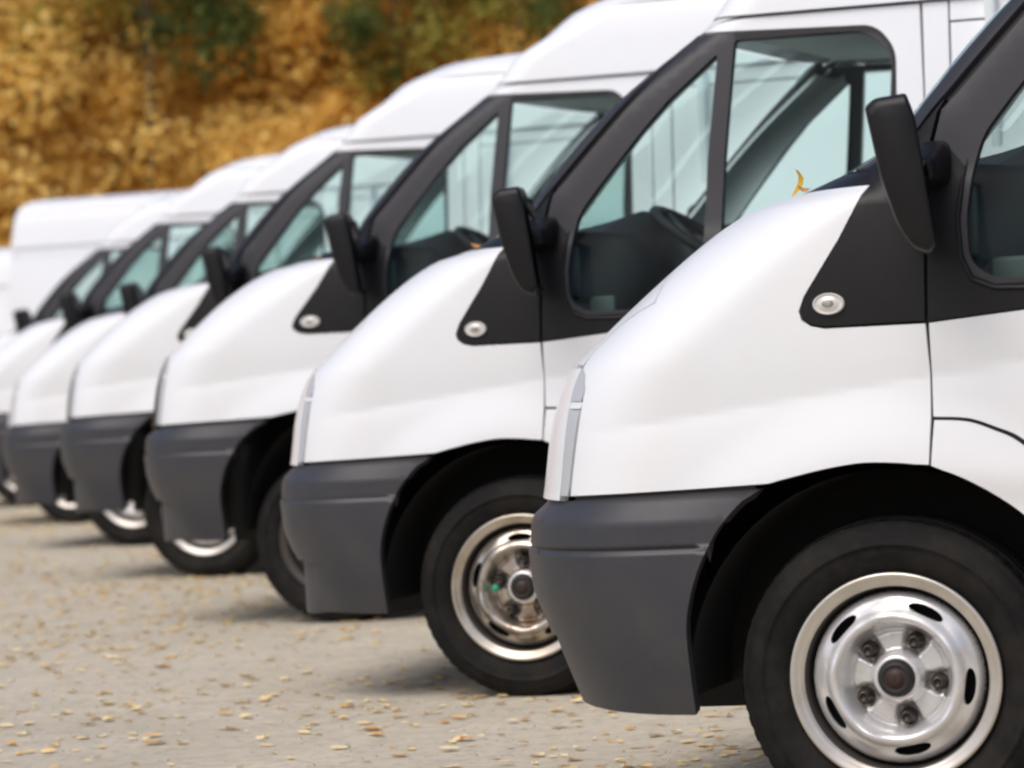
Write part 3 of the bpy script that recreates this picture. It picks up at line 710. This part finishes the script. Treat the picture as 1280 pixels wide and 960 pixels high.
for i,(k,dx,dz,sz,turn,lab) in enumerate(VANS):
    root=roots[i]; p=STEP*k; root.location=(p[0]+dx,p[1]+HALF,dz)
    tag(root,lab,'van','white vans parked side by side in a row')
    for q,wv in enumerate(place_wheels(root,dz,first=(i==0))):
        wv.rotation_euler[1]=(0 if (i==0 and q==0) else [.55,1.15,.2,2.0,.9,1.7,.3][i]+q*.8)
        if q%2: wv.rotation_euler[2]=math.pi
        for c in wv.children:
            b=c.name.split('.')[0]
            if i==2 and b in ('rim_disc','rim_lip'): override(c,RIMDARK); (override(c,RIMDARK,1) if len(c.material_slots)>1 else None)
            if i==1 and b=='rim_disc': override(c,RUSTY)
            if b=='rim_lip': override(c,LIP if i==1 else LIP2) if i<2 else None
            if i==0 and q==0 and b=='hub_cap': override(c,CAPM,1)
    if i==1:
        nuts=[c for c in root.children if c.name.startswith('wheel.') or c.name=='wheel']
        w0=[c for c in nuts if abs(c.location.x)<.1 and c.location.y<0][0]
        w0.rotation_euler[1]=R(0)
        nn=[c for c in w0.children if c.name.startswith('wheel_nut')]
        w0.rotation_euler[1]=R(-28)
        gm=MB(); lathe(gm,[(.010,.02),(.010,.004),(.007,.001),(.001,.0)],12,.088*math.cos(R(152)),.088*math.sin(R(152))); gm.build('valve_cap',[GREENM],w0)
    if i==1:
        t=np.linspace(0,2*math.pi,24,endpoint=False); q,nq=SD(.468+.04*np.cos(t)+.02*np.sin(t),1.862+.04*np.sin(t),-.006); q=q*[1,-1,1]
        sb=MB(); sb.add(list(q)+[tuple(q.mean(0))],[(j,(j+1)%24,24) for j in range(24)])
        ws=[c for c in root.children if c.name.startswith('windscreen') and not c.name.startswith('windscreen_')][0]
        sb.build('oval_sticker',[mat('sticker_paper',(.50,.64,.61),.6)],ws)
    if i>0:
        for c in root.children:
            if c.name.startswith('front_bumper'): c.data=BUMP2
    if i>1:      # these vans carry a slightly longer nose
        for c in all_children(root):
            b=c.name.split('.')[0]
            if b in NOSE_PARTS:
                if c.data.name not in LONG:
                    me=c.data.copy(); q=np.empty(len(me.vertices)*3); me.vertices.foreach_get('co',q); q=q.reshape(-1,3)
                    q[:,0]-=.11*(1-smooth(-.55,.10,q[:,0])); me.vertices.foreach_set('co',q.ravel()); me.update(); LONG[c.data.name]=me
                c.data=LONG[c.data.name]
            if b=='wheel' and abs(c.location.x)<.1: c.location.x-=(.08 if i==2 else .11 if i==3 else .05)
    if i in (2,3):
        for c in root.children:
            if c.name.startswith('nose_panel'): override(c,TRIM)
# two vans standing the other way round behind the row
def turned(k,xrear,sz,lab):
    root=copy_tree(van,None); 
    for wv in [c for c in root.children if c.name.startswith('wheel') and not c.name.startswith('wheel_arch')]: pass
    p=STEP*k; root.rotation_euler=(0,0,math.pi); root.location=(p[0]+xrear+XE,p[1]+HALF,0); root.scale=(1,1,sz)
    for c in root.children:
        if c.name.startswith(('body_joint','roof_joint')): override(c,WHITE)
    tag(root,lab,'van','white vans turned the other way behind the row')
    return root
turned(7,.27,1.048,'tall white van behind the row, its plain rear flank and square back corner showing')
turned(8,-.25,.93,'lower white van at the far left edge, cut by the frame beyond the tall van')
# ------------------------------------------------------------------ ground
def sheet(name,x0,x1,y0,y1,z,m,n=2):
    b=MB(); V=[(x0+(x1-x0)*i/n,y0+(y1-y0)*j/n,z) for j in range(n+1) for i in range(n+1)]
    b.add(V,[(j*(n+1)+i,j*(n+1)+i+1,(j+1)*(n+1)+i+1,(j+1)*(n+1)+i) for j in range(n) for i in range(n)])
    return b.build(name,[m],None,True)
GROUND=mat('old_grey_asphalt',(.55,.495,.39),.9,spec=.25,noise=[(.35,(.46,.415,.32),.4,.62,.8),(2.2,(.61,.55,.43),.45,.65,.8),(9,(.40,.36,.29),.5,.68,.7),(26,(.30,.28,.245),.5,.70,.8),(120,(.62,.57,.49),.55,.72,.8)],bump=(150,.5,.006))
tag(sheet('car_park',-60,40,-40,44,0,GROUND),kind='structure')
WOODFLOOR=mat('woodland_floor',(.17,.105,.045),.95,noise=[(.8,(.10,.09,.035),.4,.7,.7),(6,(.24,.13,.04),.45,.7,.7)])
tag(sheet('ground',-600,600,-600,600,-.06,WOODFLOOR),kind='structure')
# ------------------------------------------------------------------ fallen leaves
def leaf_material(name,stops,trans=.25,island=True):
    m=bpy.data.materials.new(name); m.use_nodes=True; n=m.node_tree.nodes; l=m.node_tree.links; b=n['Principled BSDF']
    oi=n.new('ShaderNodeObjectInfo'); ge=n.new('ShaderNodeNewGeometry')
    ad=n.new('ShaderNodeMath'); ad.operation='MULTIPLY_ADD'; l.new(oi.outputs['Random'],ad.inputs[0]); ad.inputs[1].default_value=.35 if island else 1; 
    if island:
        mu=n.new('ShaderNodeMath'); mu.operation='MULTIPLY'; mu.inputs[1].default_value=.65; l.new(ge.outputs['Random Per Island'],mu.inputs[0]); l.new(mu.outputs[0],ad.inputs[2])
    else: ad.inputs[2].default_value=0
    cr=n.new('ShaderNodeValToRGB'); e=cr.color_ramp.elements
    while len(e)<len(stops): e.new(.5)
    for q,(p,c) in zip(e,stops): q.position=p; q.color=(*c,1)
    l.new(ad.outputs[0],cr.inputs[0]); l.new(cr.outputs[0],b.inputs['Base Color']); b.inputs['Roughness'].default_value=.75; b.inputs['Specular IOR Level'].default_value=.25
    if trans:
        tl=n.new('ShaderNodeBsdfTranslucent'); l.new(cr.outputs[0],tl.inputs[0]); mx=n.new('ShaderNodeMixShader'); mx.inputs[0].default_value=trans
        l.new(b.outputs[0],mx.inputs[1]); l.new(tl.outputs[0],mx.inputs[2]); l.new(mx.outputs[0],n['Material Output'].inputs[0])
    return m
LITTER_ST=[(0,(.42,.24,.10)),(.10,(.70,.38,.12)),(.28,(.84,.58,.24)),(.55,(.88,.72,.42)),(.85,(.86,.66,.32)),(1,(.80,.46,.10))]
LITTER1=leaf_material('dry_leaf',LITTER_ST,.1,False); LITTER=leaf_material('leaf_litter',LITTER_ST,.1,True)
def leaf_geo(L,curl,twist,rng):
    W=L*rng.uniform(.55,.8); V=[];F=[]
    prof=[(0,.0),(.18,.62),(.42,1.0),(.7,.66),(1,.0)]
    for t,wd in prof:
        x=(t-.5)*L; z=curl*L*(2*t-1)**2
        if wd==0: V.append((x,0,z))
        else:
            for s in (-1,0,1): V.append((x,s*W*.5*wd,z+abs(s)*abs(twist)*W*.5*wd+s*.15*W*twist))
    F=[(0,2,1),(0,3,2)]
    for b in (1,4):
        F+=[(b,b+1,b+4,b+3),(b+1,b+2,b+5,b+4)]
    F+=[(7,8,10),(8,9,10)]
    V.append((L*.5+L*.35,0,curl*L+.004)); V.append((L*.5,.0016,curl*L)); F+=[(10,11,12)]
    return V,F
lib=[]
for k in range(14):
    V,F=leaf_geo(.05,RNG.uniform(.02,.16),RNG.uniform(.02,.35),RNG); m=MB(); m.add(V,F); o=m.build('fallen_leaf',[LITTER1],None); lib.append(o.data); bpy.data.objects.remove(o)
fwd=np.array([-.305,.952]); 
pts=np.stack([RNG.uniform(-14,4.5,105000),RNG.uniform(-6,26,105000)],1)
dens=.55+.45*np.sin(pts[:,0]*1.3+np.sin(pts[:,1]*.9)*1.5)*np.sin(pts[:,1]*.8+1)
pts=pts[RNG.random(len(pts))<dens*.85]
rel=pts-CAM_C[:2]; dep=rel@fwd; lat=rel@np.array([.951,.304])
view=(dep>6)&(np.abs(lat/dep)<.16)&(lat/dep<.10)&(dep>8.6)
idx=np.where(view)[0]; idx=idx[np.argsort(dep[idx])][:300]; sel=np.zeros(len(pts),bool); sel[idx]=True
for q in idx:
    o=bpy.data.objects.new('fallen_leaf',lib[RNG.integers(len(lib))]); COL.objects.link(o)
    s=RNG.choice([RNG.uniform(.3,.7),RNG.uniform(.6,1.25)]); o.location=(pts[q,0],pts[q,1],.004); o.scale=(s,s,s); o.rotation_euler=(RNG.uniform(-.12,.12)+(math.pi if RNG.random()<.2 else 0),RNG.uniform(-.12,.12),RNG.uniform(0,6.28))
    if abs(o.rotation_euler[0])>2: o.location.z=.014
    tag(o,'small dry fallen leaf lying on the grey asphalt in front of the vans','leaf','fallen leaves scattered on the asphalt')
m=MB()
for q in np.where(~sel)[0]:
    V,F=leaf_geo(.05*RNG.uniform(.4,1.3),RNG.uniform(.02,.16),RNG.uniform(.02,.35),RNG); a=RNG.uniform(0,6.28); c,s=math.cos(a),math.sin(a)
    m.add([(pts[q,0]+x*c-y*s,pts[q,1]+x*s+y*c,.004+z) for x,y,z in V],F)
tag(m.build('leaf_litter',[LITTER],None),kind='stuff')
# loose grit
n=16000; gx=RNG.uniform(-8,3.5,n); gy=RNG.uniform(-4,12,n); gs=RNG.uniform(.0016,.0048,n)
OV=np.array([(1,0,0),(0,1,0),(-1,0,0),(0,-1,0),(0,0,.8),(0,0,-.3)],float); OF=[(0,1,4),(1,2,4),(2,3,4),(3,0,4)]
gv=(OV[None]*gs[:,None,None]*RNG.uniform(.6,1.3,(n,6,1))); th=RNG.uniform(0,6.28,n); c_,s_=np.cos(th)[:,None],np.sin(th)[:,None]
gv=np.stack([gv[...,0]*c_-gv[...,1]*s_+gx[:,None],gv[...,0]*s_+gv[...,1]*c_+gy[:,None],gv[...,2]+.0005],-1).reshape(-1,3)
me=bpy.data.meshes.new('gravel'); me.from_pydata(gv.tolist(),[],[tuple(6*i+a for a in f) for i in range(n) for f in OF])
GRIT=leaf_material('grit',[(0,(.16,.15,.135)),(.4,(.38,.36,.32)),(.8,(.55,.52,.47)),(1,(.72,.69,.63))],0,True); me.materials.append(GRIT)
go=bpy.data.objects.new('gravel',me); COL.objects.link(go); tag(go,kind='stuff')
# leaves caught on the bonnets
YEL=leaf_material('yellow_leaf',[(0,(.62,.38,.02)),(1,(.62,.38,.02))],.2); ORG=leaf_material('orange_leaf',[(0,(.62,.30,.10)),(1,(.62,.30,.10))],.2)
def stuck(loc,L,rot,m_,lab,curl=.3,standing=False):
    b=MB()
    if standing:      # a long curled leaf standing up out of the scuttle
        c=[(0,0,0),(.010,0,.012),(.019,0,.026),(.021,0,.040),(.013,0,.054),(.004,0,.058)]; wd=[.0015,.004,.0055,.0055,.004,.0012]
        V=[]
        for (x,y,z),q in zip(c,wd): V+=[(x+q*.7,y-q,z-q*.4),(x,y,z),(x-q*.7,y+q,z+q*.4)]
        b.add(V,[(3*i+j,3*i+j+1,3*i+j+4,3*i+j+3) for i in range(5) for j in range(2)])
    else:
        V,F=leaf_geo(L,curl,.4,RNG); b.add(V,F)
    o=b.build('fallen_leaf',[m_],None); o.location=loc; o.rotation_euler=rot; tag(o,lab,'leaf'); return o
def on_van(i,u,z,off=.006):
    p=SD([u],[z],off)[0][0]; l=roots[i].location; return (p[0]+l.x,p[1]+l.y,p[2]+l.z)
stuck(on_van(0,-.31,1.3085,.004),.06,(0,0,.5),YEL,'curled yellow leaf standing up from the bonnet edge of the nearest van',standing=True)
stuck(on_van(0,-.25,1.3125,.008),.03,(.5,.2,.8),ORG,'small orange leaf by the windscreen base of the nearest van')
stuck(on_van(1,-.14,1.3145,.010),.035,(.4,.2,.3),ORG,'small orange leaf at the bonnet edge of the second van in the row')
stuck(on_van(2,-.13,1.3145,.010),.04,(.3,.2,1.3),ORG,'small orange leaf at the bonnet edge of the third van in the row')
# ------------------------------------------------------------------ autumn wood behind
def fol(name,stops): return leaf_material(name,stops,.5,True)
F_OR=fol('orange_foliage',[(0,(.84,.50,.12)),(.35,(.92,.59,.145)),(.7,(.945,.67,.185)),(1,(.955,.77,.29))])
F_OC=fol('ochre_foliage',[(0,(.78,.53,.15)),(.4,(.88,.63,.19)),(.75,(.91,.71,.25)),(1,(.94,.79,.38))])
F_BR=fol('russet_foliage',[(0,(.62,.36,.09)),(.5,(.78,.46,.11)),(1,(.85,.56,.15))])
F_GR=fol('green_foliage',[(0,(.05,.08,.025)),(.5,(.09,.13,.035)),(1,(.24,.26,.06))])
F_YG=fol('yellow_green_foliage',[(0,(.20,.22,.05)),(.5,(.42,.36,.07)),(1,(.66,.48,.11))])
BARK=mat('grey_bark',(.10,.085,.075),.9,noise=[(3,(.26,.24,.22),.5,.7,.7),(12,(.04,.035,.03),.5,.7,.7)])
def crown_mesh(name,H,z0,rad,n,seed,lsize,clumps):
    rg=np.random.default_rng(seed); C=[]
    for _ in range(clumps):
        t=rg.random()**.8; z=z0+(H-z0)*t; rr=rad*(1-.55*t**1.5)*(.55+.45*min(1,t*4+.3))
        a=rg.uniform(0,6.283); q=rr*math.sqrt(rg.random())
        C.append((q*math.cos(a),q*math.sin(a),z,rg.uniform(.45,1.15)*rad*.42))
    C=np.array(C); ci=rg.integers(0,clumps,n); c=C[ci]
    d=rg.normal(size=(n,3)); d/=np.linalg.norm(d,axis=1)[:,None]; r=c[:,3]*rg.random(n)**.55
    P=c[:,:3]+d*r[:,None]*[1,1,.75]
    L=rg.uniform(.6,1.3,n)*lsize; nn=d*.7+rg.normal(size=(n,3))*.45+np.array([0,0,.35]); ax=np.cross(nn,rg.normal(size=(n,3))); ax/=np.linalg.norm(ax,axis=1)[:,None]; bx=np.cross(nn,ax); bx/=np.linalg.norm(bx,axis=1)[:,None]
    w_=L*.62
    V=np.stack([P-ax*L[:,None]*.5,P+bx*w_[:,None]*.5,P+ax*L[:,None]*.5,P-bx*w_[:,None]*.5],1).reshape(-1,3)
    me=bpy.data.meshes.new(name); me.vertices.add(4*n); me.vertices.foreach_set('co',V.ravel()); me.loops.add(4*n); me.loops.foreach_set('vertex_index',np.arange(4*n)); me.polygons.add(n)
    me.polygons.foreach_set('loop_start',np.arange(0,4*n,4)); me.update(); me.validate(); return me,C
def trunk_mesh(name,H,r0,C,seed,lean):
    rg=np.random.default_rng(seed); b=MB()
    ts=np.linspace(0,1,9); bend=rg.normal(size=2)*.25
    pts=[np.array([lean*t*H*.12+bend[0]*math.sin(t*3),bend[1]*math.sin(t*2.5),H*t*.95-.1]) for t in ts]
    tube(b,pts,[r0*(1-.85*t) for t in ts],9)
    for q in rg.choice(len(C),min(16,len(C)),replace=False):
        e=C[q][:3]; t=max(.12,min(.9,(e[2]-.9)/H)); i=t*8; k=min(7,int(i)); s=pts[k]+(pts[k+1]-pts[k])*(i-k)
        mid=(s+e)/2+np.array([0,0,.15]); tube(b,[s,mid,e],[r0*.32*(1-t*.6),r0*.2*(1-t*.6),r0*.06],6)
    o=b.build(name,[BARK],None); me=o.data; bpy.data.objects.remove(o); return me
KINDS=[]
for i,(H,z0,rad,n,ls,cl) in enumerate([(10.5,.8,3.1,52000,.15,190),(9.5,.6,2.9,44000,.15,170),(11.5,5.0,2.2,6500,.17,50),(5.6,.2,2.4,22000,.13,90),(3.8,.1,2.2,15000,.12,70)]):
    me,C=crown_mesh('crown_mesh',H,z0,rad,n,100+i,ls,cl); tm=trunk_mesh('trunk_mesh',H*.98,.075 if H>8 else .035,C,200+i,[.3,-.3,.5,.2,-.2][i]); KINDS.append((me,tm,H))
def tree(x,y,kind,m_,sc,rot,name,lab,cat,grp):
    root=bpy.data.objects.new(name,None); COL.objects.link(root); root.location=(x,y,-.06); root.rotation_euler=(0,0,rot); root.scale=(sc,sc,sc)
    tag(root,lab,cat,grp)
    me,tm,H=KINDS[kind]
    t=bpy.data.objects.new('trunk' if kind<3 else 'stems',tm); COL.objects.link(t); t.parent=root
    c=bpy.data.objects.new('crown',me); COL.objects.link(c); c.parent=root; c['kind']='stuff'
    if not me.materials: me.materials.append(m_)
    override(c,m_); return root
ey=np.array([-.365,.931]); ex=np.array([.931,.365])
def at(r,l): p=CAM_C[:2]+ey*r+ex*l; return p
rg=np.random.default_rng(5)
LAB={'orange':'orange autumn tree in the wood behind the vans','ochre':'ochre yellow autumn tree in the wood behind the vans','russet':'russet brown autumn tree in the wood behind the vans'}
for row,(r,n,sp) in enumerate([(60,13,3.3),(65,14,3.4),(71,16,3.5)]):
    for j in range(n):
        l=(j-(n-1)/2)*sp+rg.uniform(-1,1); p=at(r+rg.uniform(-2,2),l)
        c=['orange','ochre','russet'][int(rg.choice(3,p=[.45,.45,.10]))] if l>-2.5 else ['ochre','orange'][int(rg.random()<.35)]
        tree(p[0],p[1],int(rg.choice(2)),{'orange':F_OR,'ochre':F_OC,'russet':F_BR}[c],rg.uniform(.85,1.2),rg.uniform(0,6.28),'autumn_tree',LAB[c],'tree','autumn trees behind the vans')
SL_={'orange':'low orange autumn bush at the edge of the wood behind the vans','ochre':'low ochre autumn bush at the edge of the wood behind the vans','russet':'low russet autumn bush at the edge of the wood behind the vans'}
for row,(r,n,sp) in enumerate([(54,17,1.8),(56,17,1.9),(58.5,15,2.3)]):
    for j in range(n):
        l=(j-(n-1)/2)*sp+rg.uniform(-.7,.7); p=at(r+rg.uniform(-1,1),l)
        c=['orange','ochre','russet'][int(rg.choice(3,p=[.55,.37,.08]))]
        tree(p[0],p[1],3+int(rg.random()<.4),{'orange':F_OR,'ochre':F_OC,'russet':F_BR}[c],rg.uniform(.9,1.35),rg.uniform(0,6.28),'autumn_bush',SL_[c],'bush','autumn bushes behind the vans')
for (r,l,kind,m_,sc,lab) in [(54.2,-1.7,2,F_GR,.92,'slim green tree hanging above the tall reversed van'),(54.2,-3.2,2,F_YG,.9,'slim yellowing tree highest at the far left of the wood'),(54.2,.8,2,F_GR,.88,'dark green tree hanging over the roof of the fifth van'),(54.3,2.8,2,F_YG,.84,'yellow green tree just left of the third van roof'),(54,4.0,2,F_GR,.80,'darkest green tree behind the sloping roof front of the third van')]:
    p=at(r,l); tree(p[0],p[1],kind,m_,sc,1.0+l,'green_tree',lab,'tree','green trees before the autumn wood')
# unseen trees added behind the photographer, to darken the window reflections
for j in range(15):
    a=R(-66+j*9.4+rg.uniform(-2,2)); rr=rg.uniform(48,58); p=CAM_C[:2]-rr*np.array([-.365*math.cos(a)+.931*math.sin(a)*-1,.931*math.cos(a)+.365*math.sin(a)*-1])
    tree(p[0],p[1],int(rg.choice(3)),[F_OC,F_OR,F_YG][int(rg.choice(3))],rg.uniform(1,1.3),rg.uniform(0,6.28),'autumn_tree','autumn tree added unseen behind the photographer, for darker window reflections','tree','unseen trees added behind the photographer')
